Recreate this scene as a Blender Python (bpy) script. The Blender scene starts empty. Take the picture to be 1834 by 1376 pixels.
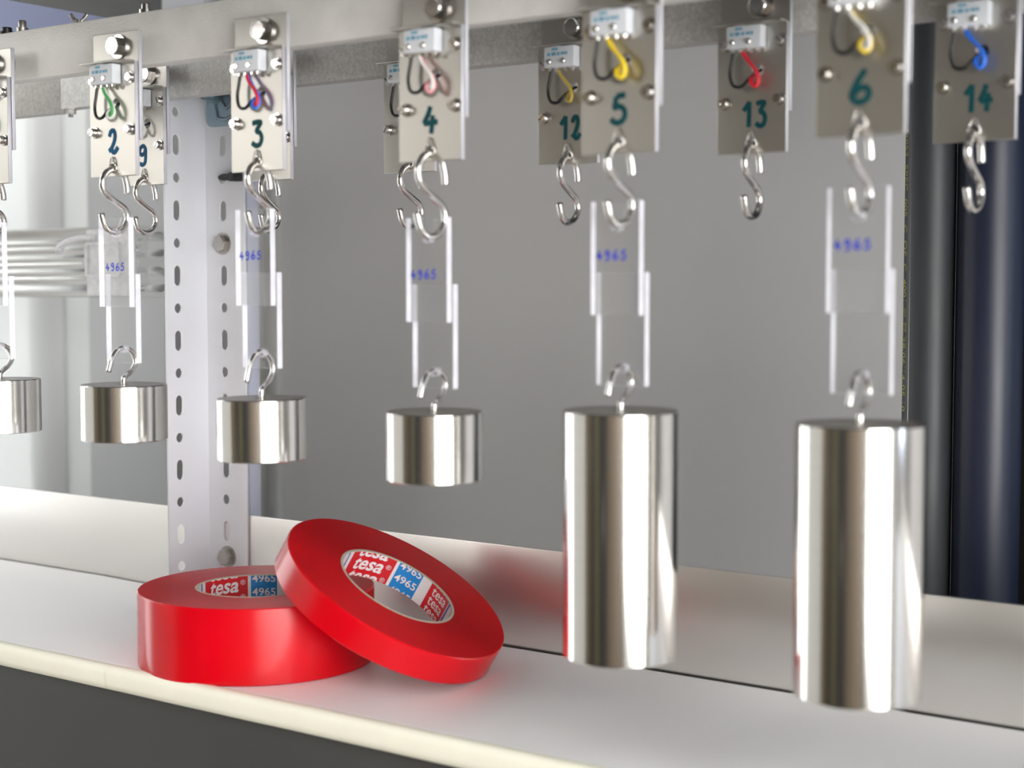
import bpy, bmesh, math, random
from mathutils import Vector, Matrix, Euler, geometry
random.seed(4)
scene = bpy.context.scene
COL = scene.collection
PI = math.pi

# ------------------------------------------------------------------ camera
ZC = 0.2357
cam_d = bpy.data.cameras.new('camera')
cam = bpy.data.objects.new('camera', cam_d)
COL.objects.link(cam)
cam.location = (0, 0, ZC)
cam.rotation_euler = (math.radians(90 - 3.434), 0, math.radians(90 - 54.393))
cam_d.sensor_width = 36.0
cam_d.lens = 36.0 * 2800 / 1834
cam_d.clip_start = 0.02
cam_d.dof.use_dof = True
cam_d.dof.focus_distance = 1.06
cam_d.dof.aperture_fstop = 7.0
scene.camera = cam

# ------------------------------------------------------------------ world, exposure
scene.view_settings.view_transform = 'Standard'
scene.view_settings.look = 'None'
scene.view_settings.gamma = 1.0
scene.view_settings.use_curve_mapping = False
scene.view_settings.exposure = 0.22
world = bpy.data.worlds.new('world')
scene.world = world
world.use_nodes = True
world.node_tree.nodes['Background'].inputs[0].default_value = (0.85, 0.92, 1.0, 1)
world.node_tree.nodes['Background'].inputs[1].default_value = 0.25

# strength of the window daylight, the softbox stand-in at right and the ceiling lamps
WIN_LEFT, WIN_SOFTBOX, WIN_FAR_RIGHT, WIN_HIGH, LAMP = 3.2, 9.5, 5.0, 7.5, 3.0

# ------------------------------------------------------------------ helpers: objects
def link(name, me, mats, parent=None, loc=None, rot=None):
    o = bpy.data.objects.new(name, me)
    COL.objects.link(o)
    if mats is not None and me is not None and not me.materials:
        for m in (mats if isinstance(mats, (list, tuple)) else [mats]):
            me.materials.append(m)
    if parent: o.parent = parent
    if loc: o.location = loc
    if rot: o.rotation_euler = rot
    return o

def thing(name, label, cat, loc=(0, 0, 0), rot=(0, 0, 0), group=None):
    o = bpy.data.objects.new(name, None)
    o.empty_display_size = 0.01
    COL.objects.link(o)
    o.location = loc; o.rotation_euler = rot
    tag(o, label, cat, group)
    return o

def tag(o, label, cat, group=None, kind=None):
    o['label'] = label; o['category'] = cat
    if group: o['group'] = group
    if kind: o['kind'] = kind
    return o

def struct(o, label=None):
    o['kind'] = 'structure'
    if label: o['label'] = label; o['category'] = label.split()[-1]
    return o

# ------------------------------------------------------------------ helpers: meshes
def fin(bm, smooth=None, name='mesh'):
    bmesh.ops.recalc_face_normals(bm, faces=bm.faces[:])
    me = bpy.data.meshes.new(name)
    bm.to_mesh(me); bm.free()
    if smooth is not None:
        me.polygons.foreach_set('use_smooth', [True] * len(me.polygons))
        me.set_sharp_from_angle(angle=math.radians(smooth))
    return me

def add_box(bm, x0, x1, y0, y1, z0, z1, bev=0, seg=2):
    r = bmesh.ops.create_cube(bm, size=1)
    M = Matrix.Translation(((x0+x1)/2, (y0+y1)/2, (z0+z1)/2)) @ Matrix.Diagonal((x1-x0, y1-y0, z1-z0, 1))
    bmesh.ops.transform(bm, matrix=M, verts=r['verts'])
    if bev:
        es = list({e for v in r['verts'] for e in v.link_edges})
        bmesh.ops.bevel(bm, geom=es, offset=bev, segments=seg, profile=0.5, affect='EDGES')

def box(x0, x1, y0, y1, z0, z1, bev=0, seg=2):
    bm = bmesh.new(); add_box(bm, x0, x1, y0, y1, z0, z1, bev, seg)
    return fin(bm, 40 if bev else None)

def add_lathe(bm, prof, seg=48, M=None, closed=False):
    """revolve (r, z) points about local z"""
    M = M or Matrix()
    rings = []
    for r, z in prof:
        if r < 1e-7:
            rings.append([bm.verts.new(M @ Vector((0, 0, z)))])
        else:
            rings.append([bm.verts.new(M @ Vector((r*math.cos(2*PI*i/seg), r*math.sin(2*PI*i/seg), z))) for i in range(seg)])
    n = len(rings)
    for k in range(n if closed else n-1):
        a, b = rings[k], rings[(k+1) % n]
        for i in range(seg):
            j = (i+1) % seg
            if len(a) == 1 and len(b) == 1: continue
            if len(a) == 1: bm.faces.new((a[0], b[i], b[j]))
            elif len(b) == 1: bm.faces.new((a[i], a[j], b[0]))
            else: bm.faces.new((a[i], a[j], b[j], b[i]))

def lathe(prof, seg=48, M=None, closed=False, smooth=35):
    bm = bmesh.new(); add_lathe(bm, prof, seg, M, closed)
    return fin(bm, smooth)

def spline(pts, n=8, closed=False):
    P = [Vector(p) for p in pts]
    out = []
    m = len(P)
    for i in range(m if closed else m-1):
        p1, p2 = P[i], P[(i+1) % m]
        p0 = P[i-1] if (i > 0 or closed) else p1*2-p2
        p3 = P[(i+2) % m] if (i+2 < m or closed) else p2*2-p1
        for k in range(n):
            t = k/n
            out.append(0.5*((2*p1)+(p2-p0)*t+(2*p0-5*p1+4*p2-p3)*t*t+(3*p1-p0-3*p2+p3)*t**3))
    if not closed: out.append(P[-1])
    return out

def add_tube(bm, pts, r, seg=10, rr=None, dome=True):
    P = [Vector(p) for p in pts]
    n = len(P)
    tang = []
    for i in range(n):
        t = (P[min(i+1, n-1)]-P[max(i-1, 0)])
        tang.append(t.normalized() if t.length > 1e-9 else Vector((0, 0, 1)))
    up = Vector((1, 0, 0)) if abs(tang[0].x) < 0.8 else Vector((0, 0, 1))
    nrm = (up-tang[0]*up.dot(tang[0])).normalized()
    rings = []
    def ring(c, nr, t, rad):
        b = t.cross(nr)
        return [bm.verts.new(c+rad*(math.cos(2*PI*k/seg)*nr+math.sin(2*PI*k/seg)*b)) for k in range(seg)]
    for i in range(n):
        if i: nrm = (nrm-tang[i]*nrm.dot(tang[i])).normalized()
        rad = rr[i] if rr else r
        if i == 0 and dome: rings.append(ring(P[0]-tang[0]*rad*0.18, nrm, tang[0], rad*0.8))
        rings.append(ring(P[i], nrm, tang[i], rad))
        if i == n-1 and dome: rings.append(ring(P[i]+tang[i]*rad*0.18, nrm, tang[i], rad*0.8))
    for a, b in zip(rings, rings[1:]):
        for k in range(seg):
            bm.faces.new((a[k], a[(k+1) % seg], b[(k+1) % seg], b[k]))
    bm.faces.new(rings[0][::-1]); bm.faces.new(rings[-1])

def tube(pts, r, seg=10, smooth=50, **k):
    bm = bmesh.new(); add_tube(bm, pts, r, seg, **k)
    return fin(bm, smooth)

def circle(cx, cy, r, n=20):
    return [(cx+r*math.cos(2*PI*i/n), cy+r*math.sin(2*PI*i/n)) for i in range(n)]

def slot(cx, cy, w, h, n=8):
    r = w/2; d = h/2-r
    return [(cx+r*math.cos(PI*i/n), cy+d+r*math.sin(PI*i/n)) for i in range(n+1)] + \
           [(cx-r*math.cos(PI*i/n), cy-d-r*math.sin(PI*i/n)) for i in range(n+1)]

def plate(outer, holes, y0, y1, bev=0.0, axis='Y'):
    """flat plate with real holes: (x, z) outline, thickness y0..y1 (axis 'Y'),
       or (y, z) outline with thickness x0..x1 (axis 'X')"""
    cu = bpy.data.curves.new('tmp', 'CURVE')
    cu.dimensions = '2D'; cu.fill_mode = 'BOTH'
    cu.extrude = (y1-y0)/2-bev
    if bev: cu.bevel_depth = bev; cu.bevel_resolution = 1; cu.offset = -bev
    for loop in [outer]+holes:
        s = cu.splines.new('POLY'); s.points.add(len(loop)-1)
        for p, (x, z) in zip(s.points, loop): p.co = (x, z, 0, 1)
        s.use_cyclic_u = True
    ob = bpy.data.objects.new('tmp', cu)
    COL.objects.link(ob)
    me = bpy.data.meshes.new_from_object(ob)
    bpy.data.objects.remove(ob); bpy.data.curves.remove(cu)
    yc = (y0+y1)/2
    for v in me.vertices:
        x, y, z = v.co
        v.co = (x, yc-z, y) if axis == 'Y' else (yc+z, x, y)
    bm = bmesh.new(); bm.from_mesh(me); bpy.data.meshes.remove(me)
    bmesh.ops.remove_doubles(bm, verts=bm.verts[:], dist=1e-7)
    return fin(bm)

def rrect(x0, x1, z0, z1, r, n=4):
    out = []
    for cx, cz, a in ((x1-r, z1-r, 0), (x0+r, z1-r, 90), (x0+r, z0+r, 180), (x1-r, z0+r, 270)):
        for k in range(n+1):
            t = math.radians(a+90*k/n)
            out.append((cx+r*math.cos(t), cz+r*math.sin(t)))
    return out

AX_Y = Matrix.Rotation(PI/2, 4, 'X')          # local +z -> world -y (towards the viewer side)
AX_X = Matrix.Rotation(PI/2, 4, 'Y')          # local +z -> world +x

def hexhead(bm, r, h, M, dome=0.15):
    add_lathe(bm, [(0, 0), (r, 0), (r, h*0.88), (r*0.9, h), (0, h)], 6, M)

def pan_screw(bm, r, h, M):
    """pan head with a straight slot, seen from local +z"""
    add_lathe(bm, [(r*1.35, 0), (r*1.35, h*0.18), (r, h*0.2), (r, h*0.75), (r*0.85, h*0.95)], 18, M)
    g = r*0.16
    pts = [(r*0.85*math.cos(2*PI*i/18), r*0.85*math.sin(2*PI*i/18)) for i in range(18)]
    for s in (1, -1):
        top = [p for p in pts if s*p[1] > g]
        xe = math.sqrt((r*0.85)**2-g*g)
        poly = sorted(top+[(xe, s*g), (-xe, s*g)], key=lambda p: math.atan2(p[1]-s*r*0.4, p[0]))
        up = [bm.verts.new(M @ Vector((x, y, h*0.95))) for x, y in poly]
        dn = [bm.verts.new(M @ Vector((x, y, h*0.55))) for x, y in poly]
        bm.faces.new(up)
        for i in range(len(up)):
            j = (i+1) % len(up)
            bm.faces.new((up[i], up[j], dn[j], dn[i]))
    v = [bm.verts.new(M @ Vector((x*r*0.9, y*r*0.9, h*0.55))) for x, y in ((1, 1), (-1, 1), (-1, -1), (1, -1))]
    bm.faces.new(v)

# ------------------------------------------------------------------ helpers: materials
def nt(name):
    m = bpy.data.materials.new(name); m.use_nodes = True
    t = m.node_tree
    return m, t, t.nodes['Principled BSDF']

def mat(name, col, rough=0.5, metal=0.0, vary=0.0, vscale=8.0, stretch=(1, 1, 1), bump=0.0, bscale=200.0, rvary=0.0, spec=0.5, coat=0.0, aniso=0.0):
    m, t, p = nt(name)
    p.inputs['Base Color'].default_value = (*col, 1)
    p.inputs['Roughness'].default_value = rough
    p.inputs['Metallic'].default_value = metal
    p.inputs['Specular IOR Level'].default_value = spec
    p.inputs['Coat Weight'].default_value = coat
    N = t.nodes; L = t.links
    if vary or bump or rvary:
        tc = N.new('ShaderNodeTexCoord'); mp = N.new('ShaderNodeMapping')
        mp.inputs['Scale'].default_value = stretch
        L.new(tc.outputs['Object'], mp.inputs['Vector'])
    if vary or rvary:
        n = N.new('ShaderNodeTexNoise'); n.inputs['Scale'].default_value = vscale; n.inputs['Detail'].default_value = 5
        L.new(mp.outputs['Vector'], n.inputs['Vector'])
    if vary:
        r = N.new('ShaderNodeMapRange')
        r.inputs['From Min'].default_value = 0.15; r.inputs['From Max'].default_value = 0.85
        r.inputs['To Min'].default_value = 1-vary; r.inputs['To Max'].default_value = 1+vary*0.5
        L.new(n.outputs['Fac'], r.inputs['Value'])
        mx = N.new('ShaderNodeMix'); mx.data_type = 'RGBA'; mx.blend_type = 'MULTIPLY'
        mx.inputs['Factor'].default_value = 1
        mx.inputs['A'].default_value = (*col, 1)
        L.new(r.outputs['Result'], mx.inputs['B'])
        L.new(mx.outputs['Result'], p.inputs['Base Color'])
    if rvary:
        r2 = N.new('ShaderNodeMapRange')
        r2.inputs['From Min'].default_value = 0.15; r2.inputs['From Max'].default_value = 0.85
        r2.inputs['To Min'].default_value = max(0.02, rough-rvary); r2.inputs['To Max'].default_value = rough+rvary
        L.new(n.outputs['Fac'], r2.inputs['Value']); L.new(r2.outputs['Result'], p.inputs['Roughness'])
    if bump:
        nb = N.new('ShaderNodeTexNoise'); nb.inputs['Scale'].default_value = bscale; nb.inputs['Detail'].default_value = 4
        L.new(mp.outputs['Vector'], nb.inputs['Vector'])
        b = N.new('ShaderNodeBump'); b.inputs['Strength'].default_value = bump; b.inputs['Distance'].default_value = 0.0005
        L.new(nb.outputs['Fac'], b.inputs['Height']); L.new(b.outputs['Normal'], p.inputs['Normal'])
    if aniso:
        p.inputs['Anisotropic'].default_value = aniso
        tg = N.new('ShaderNodeTangent'); tg.direction_type = 'RADIAL'; tg.axis = 'Z'
        L.new(tg.outputs['Tangent'], p.inputs['Tangent'])
    return m

def emit(name, col, s):
    m, t, p = nt(name)
    p.inputs['Base Color'].default_value = (0, 0, 0, 1)
    p.inputs['Emission Color'].default_value = (*col, 1)
    p.inputs['Emission Strength'].default_value = s
    return m

M = {}
M['wall'] = mat('wall_paint', (0.76, 0.745, 0.735), 0.75, vary=0.06, vscale=3, bump=0.15, bscale=60)
M['brown'] = mat('wood_panelling', (0.115, 0.085, 0.055), 0.6, vary=0.3, vscale=2.5, stretch=(2, 2, 0.3))
M['lightwall'] = mat('pale_wall_paint', (0.62, 0.62, 0.60), 0.7, vary=0.05, vscale=3)
M['floor'] = mat('lab_floor', (0.26, 0.24, 0.21), 0.5, vary=0.2, vscale=6)
M['ceiling'] = mat('ceiling_paint', (0.5, 0.5, 0.5), 0.8, vary=0.04)
M['frame'] = mat('window_frame_paint', (0.5, 0.5, 0.5), 0.5, vary=0.05)
M['paper'] = mat('white_paper', (0.90, 0.90, 0.91), 0.45, vary=0.025, vscale=5, bump=0.1, bscale=30)
M['cream'] = mat('cream_rubber_edge', (0.82, 0.80, 0.68), 0.6, vary=0.06, vscale=40, bump=0.2, bscale=300)
M['dark'] = mat('dark_grey_laminate', (0.045, 0.045, 0.044), 0.5, vary=0.25, vscale=12, rvary=0.1)
M['board'] = mat('shelf_board_core', (0.5, 0.48, 0.44), 0.6, vary=0.1, vscale=30)
M['strip'] = mat('brushed_steel_strip', (0.76, 0.735, 0.71), 0.33, 0.9, vary=0.10, vscale=9, stretch=(0.4, 1, 1))
M['stripdark'] = mat('black_foot_line', (0.02, 0.018, 0.016), 0.7, vary=0.3, vscale=200)
M['rail'] = mat('cast_aluminium', (0.84, 0.825, 0.80), 0.5, 0.15, vary=0.12, vscale=60, bump=0.5, bscale=900, rvary=0.08)
M['rail_rear'] = mat('galvanised_speckle', (0.66, 0.645, 0.625), 0.5, 0.35, vary=0.3, vscale=420, bump=0.6, bscale=1200)
M['plate'] = mat('satin_stainless', (0.60, 0.58, 0.545), 0.40, 1.0, vary=0.05, vscale=30, stretch=(1, 1, 0.1), rvary=0.05)
M['steel'] = mat('polished_steel', (0.72, 0.70, 0.68), 0.16, 1.0, vary=0.08, vscale=90)
M['weight'] = mat('turned_stainless', (0.78, 0.765, 0.74), 0.13, 1.0, vary=0.05, vscale=500, stretch=(0.02, 0.02, 1), aniso=0.6)
M['weighttop'] = mat('faced_stainless', (0.45, 0.42, 0.38), 0.35, 1.0, vary=0.08, vscale=40)
M['wire'] = mat('stainless_wire', (0.76, 0.74, 0.72), 0.14, 1.0, vary=0.06, vscale=120)
M['zinc'] = mat('blue_zinc', (0.36, 0.46, 0.52), 0.3, 0.9, vary=0.25, vscale=60)
M['nut'] = mat('dull_zinc_nut', (0.5, 0.48, 0.45), 0.35, 0.9, vary=0.2, vscale=90)
M['post'] = mat('white_powder_coat', (0.82, 0.83, 0.87), 0.42, vary=0.03, vscale=20, bump=0.08, bscale=400)
M['alu'] = mat('anodised_aluminium', (0.80, 0.81, 0.80), 0.33, 0.75, vary=0.05, vscale=20, stretch=(0.1, 1, 1))
M['whitecab'] = mat('white_enamel', (0.78, 0.80, 0.80), 0.3, vary=0.02, coat=0.2)
M['bluewall'] = mat('blue_lit_wall', (0.17, 0.19, 0.32), 0.55, vary=0.08)
M['panel'] = mat('grey_sheet_steel', (0.17, 0.17, 0.17), 0.5, 0.2, vary=0.1, vscale=6)
M['block'] = mat('white_terminal_plastic', (0.74, 0.77, 0.82), 0.4, vary=0.04, vscale=200)
M['blueprint'] = mat('blue_print', (0.16, 0.42, 0.58), 0.5, vary=0.3, vscale=500)
M['ink'] = mat('teal_marker_ink', (0.002, 0.072, 0.085), 0.55, vary=0.6, vscale=260, spec=0.25)
M['ink_blue'] = mat('blue_marker_ink', (0.002, 0.10, 0.22), 0.55, vary=0.5, vscale=260, spec=0.25)
M['pen'] = mat('blue_pen_ink', (0.02, 0.04, 0.62), 0.4, vary=0.3, vscale=300)
M['black'] = mat('black_plastic', (0.012, 0.012, 0.013), 0.35, vary=0.2, vscale=100)
WIRE = dict(white=(0.8, 0.8, 0.76), green=(0.08, 0.42, 0.12), red=(0.7, 0.02, 0.04), blue=(0.02, 0.16, 0.75), pink=(0.85, 0.35, 0.38), yellow=(0.85, 0.62, 0.02), gold=(0.55, 0.40, 0.06))
for k, c_ in WIRE.items(): M['w_'+k] = mat(k+'_wire_insulation', c_, 0.4, vary=0.1, vscale=200)
M['pipe'] = mat('black_conduit', (0.036, 0.040, 0.045), 0.48, vary=0.35, vscale=70, stretch=(1, 1, 0.15), rvary=0.1, bump=0.1, bscale=300)
M['pipe_blue_sheen'] = mat('blue_sheen_conduit', (0.012, 0.018, 0.042), 0.40, vary=0.35, vscale=60, stretch=(1, 1, 0.12), rvary=0.08)  # bluish window reflection put into the base colour
M['yellow_print'] = mat('yellow_print', (0.62, 0.56, 0.05), 0.6, vary=0.3, vscale=300)
M['core'] = mat('grey_cardboard', (0.50, 0.47, 0.37), 0.85, vary=0.12, vscale=300)
M['lab_white'] = mat('label_white', (0.78, 0.76, 0.77), 0.5, vary=0.03)
M['lab_red'] = mat('label_red', (0.62, 0.012, 0.02), 0.45, vary=0.04)
M['lab_blue'] = mat('label_blue', (0.012, 0.23, 0.62), 0.45, vary=0.04)
M['lab_navy'] = mat('label_navy', (0.03, 0.05, 0.35), 0.45, vary=0.04)
M['lab_number'] = mat('label_pale_pink', (0.85, 0.74, 0.70), 0.5, vary=0.03)
M['bluefilm'] = mat('blue_grey_film', (0.50, 0.52, 0.62), 0.5, vary=0.06)

def tape_material(side=False):
    m, t, p = nt('red_tape_edges' if side else 'red_film_tape')
    N = t.nodes; L = t.links
    tc = N.new('ShaderNodeTexCoord')
    sx = N.new('ShaderNodeSeparateXYZ'); L.new(tc.outputs['Object'], sx.inputs[0])
    cx = N.new('ShaderNodeCombineXYZ'); L.new(sx.outputs['X'], cx.inputs['X']); L.new(sx.outputs['Y'], cx.inputs['Y'])
    ln = N.new('ShaderNodeVectorMath'); ln.operation = 'LENGTH'; L.new(cx.outputs[0], ln.inputs[0])
    n1 = N.new('ShaderNodeTexNoise'); n1.noise_dimensions = '1D'; n1.inputs['Scale'].default_value = 900; n1.inputs['Detail'].default_value = 3
    L.new(ln.outputs['Value'], n1.inputs['W'])
    n2 = N.new('ShaderNodeTexNoise'); n2.inputs['Scale'].default_value = 14; n2.inputs['Detail'].default_value = 2
    L.new(tc.outputs['Object'], n2.inputs['Vector'])
    cr = N.new('ShaderNodeValToRGB')
    cr.color_ramp.elements[0].position = 0.3; cr.color_ramp.elements[0].color = (0.50, 0.0, 0.004, 1)
    cr.color_ramp.elements[1].position = 0.72; cr.color_ramp.elements[1].color = (0.64, 0.001, 0.010, 1)
    L.new(n2.outputs['Fac'], cr.inputs[0]); L.new(cr.outputs[0], p.inputs['Base Color'])
    # edges of the wound layers: fine concentric ridges
    b = N.new('ShaderNodeBump'); b.inputs['Strength'].default_value = 0.35; b.inputs['Distance'].default_value = 0.0004
    L.new(n1.outputs['Fac'], b.inputs['Height']); L.new(b.outputs['Normal'], p.inputs['Normal'])
    p.inputs['Roughness'].default_value = 0.2
    p.inputs['Specular IOR Level'].default_value = 0.42
    p.inputs['Subsurface Weight'].default_value = 0.25
    p.inputs['Subsurface Radius'].default_value = (0.006, 0.0006, 0.0006)
    p.inputs['Subsurface Scale'].default_value = 1.0
    if side:
        p.inputs['Roughness'].default_value = 0.34
        p.inputs['Specular IOR Level'].default_value = 0.10
        p.inputs['Anisotropic'].default_value = 0.85
        tg = N.new('ShaderNodeTangent'); tg.direction_type = 'RADIAL'; tg.axis = 'Z'
        L.new(tg.outputs['Tangent'], p.inputs['Tangent'])
        cr.color_ramp.elements[0].color = (0.42, 0.0, 0.004, 1)
        cr.color_ramp.elements[1].color = (0.60, 0.001, 0.006, 1)
    else:
        t.links.remove(b.outputs['Normal'].links[0])
    return m
M['tape'] = tape_material(); M['tape_side'] = tape_material(True)

def acrylic_material(name, haze, edge=False):
    m, t, p = nt(name)
    N = t.nodes; L = t.links
    out = N['Material Output']
    tr = N.new('ShaderNodeBsdfTransparent')
    tr.inputs[0].default_value = (0.992, 0.994, 0.996, 1) if not edge else (0.95, 0.95, 1, 1)
    nz = N.new('ShaderNodeTexNoise'); nz.inputs['Scale'].default_value = 120
    tc = N.new('ShaderNodeTexCoord'); L.new(tc.outputs['Object'], nz.inputs['Vector'])
    if edge:
        df = N.new('ShaderNodeBsdfDiffuse'); df.inputs[0].default_value = (0.78, 0.78, 0.84, 1)
        tl = N.new('ShaderNodeBsdfTranslucent'); tl.inputs[0].default_value = (0.80, 0.80, 0.86, 1)
        a = N.new('ShaderNodeAddShader'); L.new(df.outputs[0], a.inputs[0]); L.new(tl.outputs[0], a.inputs[1])
        body = a
        mr = N.new('ShaderNodeMapRange'); mr.inputs['To Min'].default_value = haze-0.1; mr.inputs['To Max'].default_value = haze+0.1
        L.new(nz.outputs['Fac'], mr.inputs['Value'])
    else:
        body = N.new('ShaderNodeBsdfDiffuse'); body.inputs[0].default_value = (0.9, 0.9, 0.92, 1)
        mr = N.new('ShaderNodeMapRange'); mr.inputs['To Min'].default_value = haze*0.7; mr.inputs['To Max'].default_value = haze*1.3
        L.new(nz.outputs['Fac'], mr.inputs['Value'])
    m1 = N.new('ShaderNodeMixShader'); L.new(mr.outputs['Result'], m1.inputs[0])
    L.new(tr.outputs[0], m1.inputs[1]); L.new(body.outputs[0], m1.inputs[2])
    gl = N.new('ShaderNodeBsdfGlossy'); gl.inputs['Roughness'].default_value = 0.03 if not edge else 0.3
    fr = N.new('ShaderNodeFresnel')
    # the sheet is built without refraction: far faces reflect like near ones, no total reflection
    ge = N.new('ShaderNodeNewGeometry'); io = N.new('ShaderNodeMapRange')
    io.inputs['To Min'].default_value = 1.49; io.inputs['To Max'].default_value = 1/1.49
    L.new(ge.outputs['Backfacing'], io.inputs['Value']); L.new(io.outputs['Result'], fr.inputs['IOR'])
    m2 = N.new('ShaderNodeMixShader'); L.new(fr.outputs[0], m2.inputs[0])
    L.new(m1.outputs[0], m2.inputs[1]); L.new(gl.outputs[0], m2.inputs[2])
    L.new(m2.outputs[0], out.inputs['Surface'])
    N.remove(p)
    return m
M['acrylic'] = acrylic_material('clear_acrylic', 0.02)
M['acrylic_edge'] = acrylic_material('sawn_acrylic_edge', 0.58, True)
M['acrylic_hole'] = acrylic_material('drilled_acrylic_hole', 0.25, True)
M['film'] = acrylic_material('clear_tape_film', 0.055)
M['clip'] = acrylic_material('milky_clip_plastic', 0.8)

# ================================================================== the room
RX0, RX1, RY0, RY1, RZ0, RZ1 = -2.4, 1.6, -2.0, 1.6, -0.9, 1.75
def pane_wall(name, mesh, m, label): return struct(link(name, mesh, m), label)
pane_wall('floor', box(RX0, RX1, RY0, RY1, RZ0-0.05, RZ0), M['floor'], None)
pane_wall('ceiling', box(RX0, RX1, RY0, RY1, RZ1, RZ1+0.05), M['ceiling'], None)
pane_wall('wall_back', box(RX0, RX1, RY1, RY1+0.06, RZ0, RZ1), M['wall'], None)
pane_wall('wall_front', box(RX0, RX1, RY0-0.06, RY0, RZ0, RZ1), M['brown'], None)
WINS_L = [(0.22, 1.06, -0.55, 1.35, WIN_LEFT, (0.96, 1.0, 1.0)), (-1.35, -0.60, 0.52, 1.20, WIN_HIGH, (1.0, 0.98, 0.94))]
WINS_R = [(-1.7, 0.22, -0.55, 1.35, WIN_SOFTBOX, (1.0, 0.99, 0.97)), (0.82, 1.16, -0.02, 1.35, WIN_FAR_RIGHT, (0.72, 0.82, 1.0))]  # first entry: added window in place of a softbox beside the camera
def window_wall(name, x0, x1, wins, m, n0):
    holes = [[(a, c), (b, c), (b, d), (a, d)] for a, b, c, d, *_ in wins]
    struct(link(name, plate([(RY0, RZ0), (RY1, RZ0), (RY1, RZ1), (RY0, RZ1)], holes, x0, x1, axis='X'), m))
    xi = x1 if x0 < 0 else x0
    sg = -1 if x0 < 0 else 1
    for k, (a, b, c, d, s, col) in enumerate(wins):
        w = struct(bpy.data.objects.new('window_%d' % (n0+k), None)); COL.objects.link(w)
        bm = bmesh.new()
        t = 0.025
        for q in ((a, a+t, c, d), (b-t, b, c, d), (a, b, c, c+t), (a, b, d-t, d)):
            add_box(bm, min(xi, xi+sg*0.05), max(xi, xi+sg*0.05), q[0], q[1], q[2], q[3])
        link('window_frame', fin(bm), M['frame'], w)
        link('pane', box(min(xi+sg*0.03, xi+sg*0.035), max(xi+sg*0.03, xi+sg*0.035), a+t, b-t, c+t, d-t),
             emit('lit_pane', col, s), w)
window_wall('wall_left', RX0-0.06, RX0, WINS_L, M['lightwall'], 1)
window_wall('wall_right', RX1, RX1+0.06, WINS_R, M['lightwall'], 3)

for k, (x, y, where) in enumerate(((-1.1, -0.75, 'nearer the left wall'), (0.5, -0.75, 'nearer the right wall'))):
    t = thing('ceiling_lamp', 'white panel ceiling lamp '+where, 'lamp', (x, y, RZ1), group='ceiling lamps of the room')
    bm = bmesh.new()
    for q in ((-0.32, -0.3, -0.62, 0.62), (0.3, 0.32, -0.62, 0.62), (-0.32, 0.32, -0.62, -0.6), (-0.32, 0.32, 0.6, 0.62)):
        add_box(bm, q[0], q[1], q[2], q[3], -0.06, 0)
    link('housing', fin(bm), M['frame'], t)
    link('diffuser', box(-0.3, 0.3, -0.6, 0.6, -0.05, -0.04), emit('lamp_diffuser', (1, 0.98, 0.95), LAMP), t)

for k, (x0, x1, h, m, lab) in enumerate(((-2.3, -1.75, 1.9, (0.20, 0.15, 0.08), 'light oak cupboard added for reflections in the corner behind the camera'), (-1.72, -1.25, 1.5, (0.05, 0.04, 0.03), 'dark walnut cupboard added for reflections behind the camera'),
        (-1.22, -0.85, 1.9, (0.14, 0.13, 0.07), 'olive cupboard added for reflections behind the camera'), (-0.82, -0.2, 1.3, (0.035, 0.03, 0.027), 'low black-brown cupboard added for reflections behind the camera'))):
    t = thing('cupboard', lab, 'cupboard', ((x0+x1)/2, RY0+0.03, RZ0), group='cupboards added behind the camera for reflections')  # unseen, added to streak the reflections in the weights
    w = (x1-x0)/2
    mm = mat('cupboard_wood', m, 0.45, vary=0.3, vscale=5, stretch=(3, 3, 0.3))
    link('carcass', box(-w, w, 0, 0.40, 0, h, 0.004), mm, t)
    for sx in (-1, 1):
        d = link('door', box(min(sx*0.004, sx*(w-0.01)), max(sx*0.004, sx*(w-0.01)), 0.401, 0.42, 0.06, h-0.02, 0.003), mm, t)
        link('handle', tube([(sx*0.03, 0.43, h*0.5-0.06), (sx*0.03, 0.43, h*0.5+0.06)], 0.006, 8), M['steel'], d)

# ================================================================== bench shelf
YL, YS = 0.6405, 0.8305                         # front lip, back strip
t = thing('bench_shelf', 'long bench shelf with cream rounded edge and dark grey front', 'shelf', (0, 0, 0))
link('board', box(-1.9, 0.7, YL+0.0045, 0.86, -0.019, -0.0012), M['board'], t)
link('front_panel', box(-1.9, 0.7, YL+0.002, YL+0.0044, -0.9, -0.0150), M['dark'], t)
def lip(x0, x1, dz, dy):
    prof = [(0.006, -0.0008), (0.003, 0.0008), (-0.001, 0.0011), (-0.0035, -0.0002), (-0.0042, -0.004), (-0.0040, -0.010), (-0.0028, -0.0135), (0.0, -0.0148), (0.004, -0.0148), (0.004, -0.0025)]
    bm = bmesh.new()
    n = int((x1-x0)/0.02)
    rows = []
    for i in range(n+1):
        x = x0+(x1-x0)*i/n
        w = 0.00005*math.sin(x*90)+0.00006*math.sin(x*41+1)
        rows.append([bm.verts.new((x, YL+y+dy+w, z+dz+w*0.6)) for y, z in prof])
    for a, b in zip(rows, rows[1:]):
        for k in range(len(prof)):
            bm.faces.new((a[k], a[(k+1) % len(prof)], b[(k+1) % len(prof)], b[k]))
    bm.faces.new(rows[0]); bm.faces.new(rows[-1][::-1])
    return fin(bm, 60)
XJ = -0.7675
link('front_edge', lip(-1.9, XJ, 0, 0), M['cream'], t)
link('front_edge', lip(XJ, 0.7, 0.0002, -0.0006), M['cream'], t)

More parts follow.
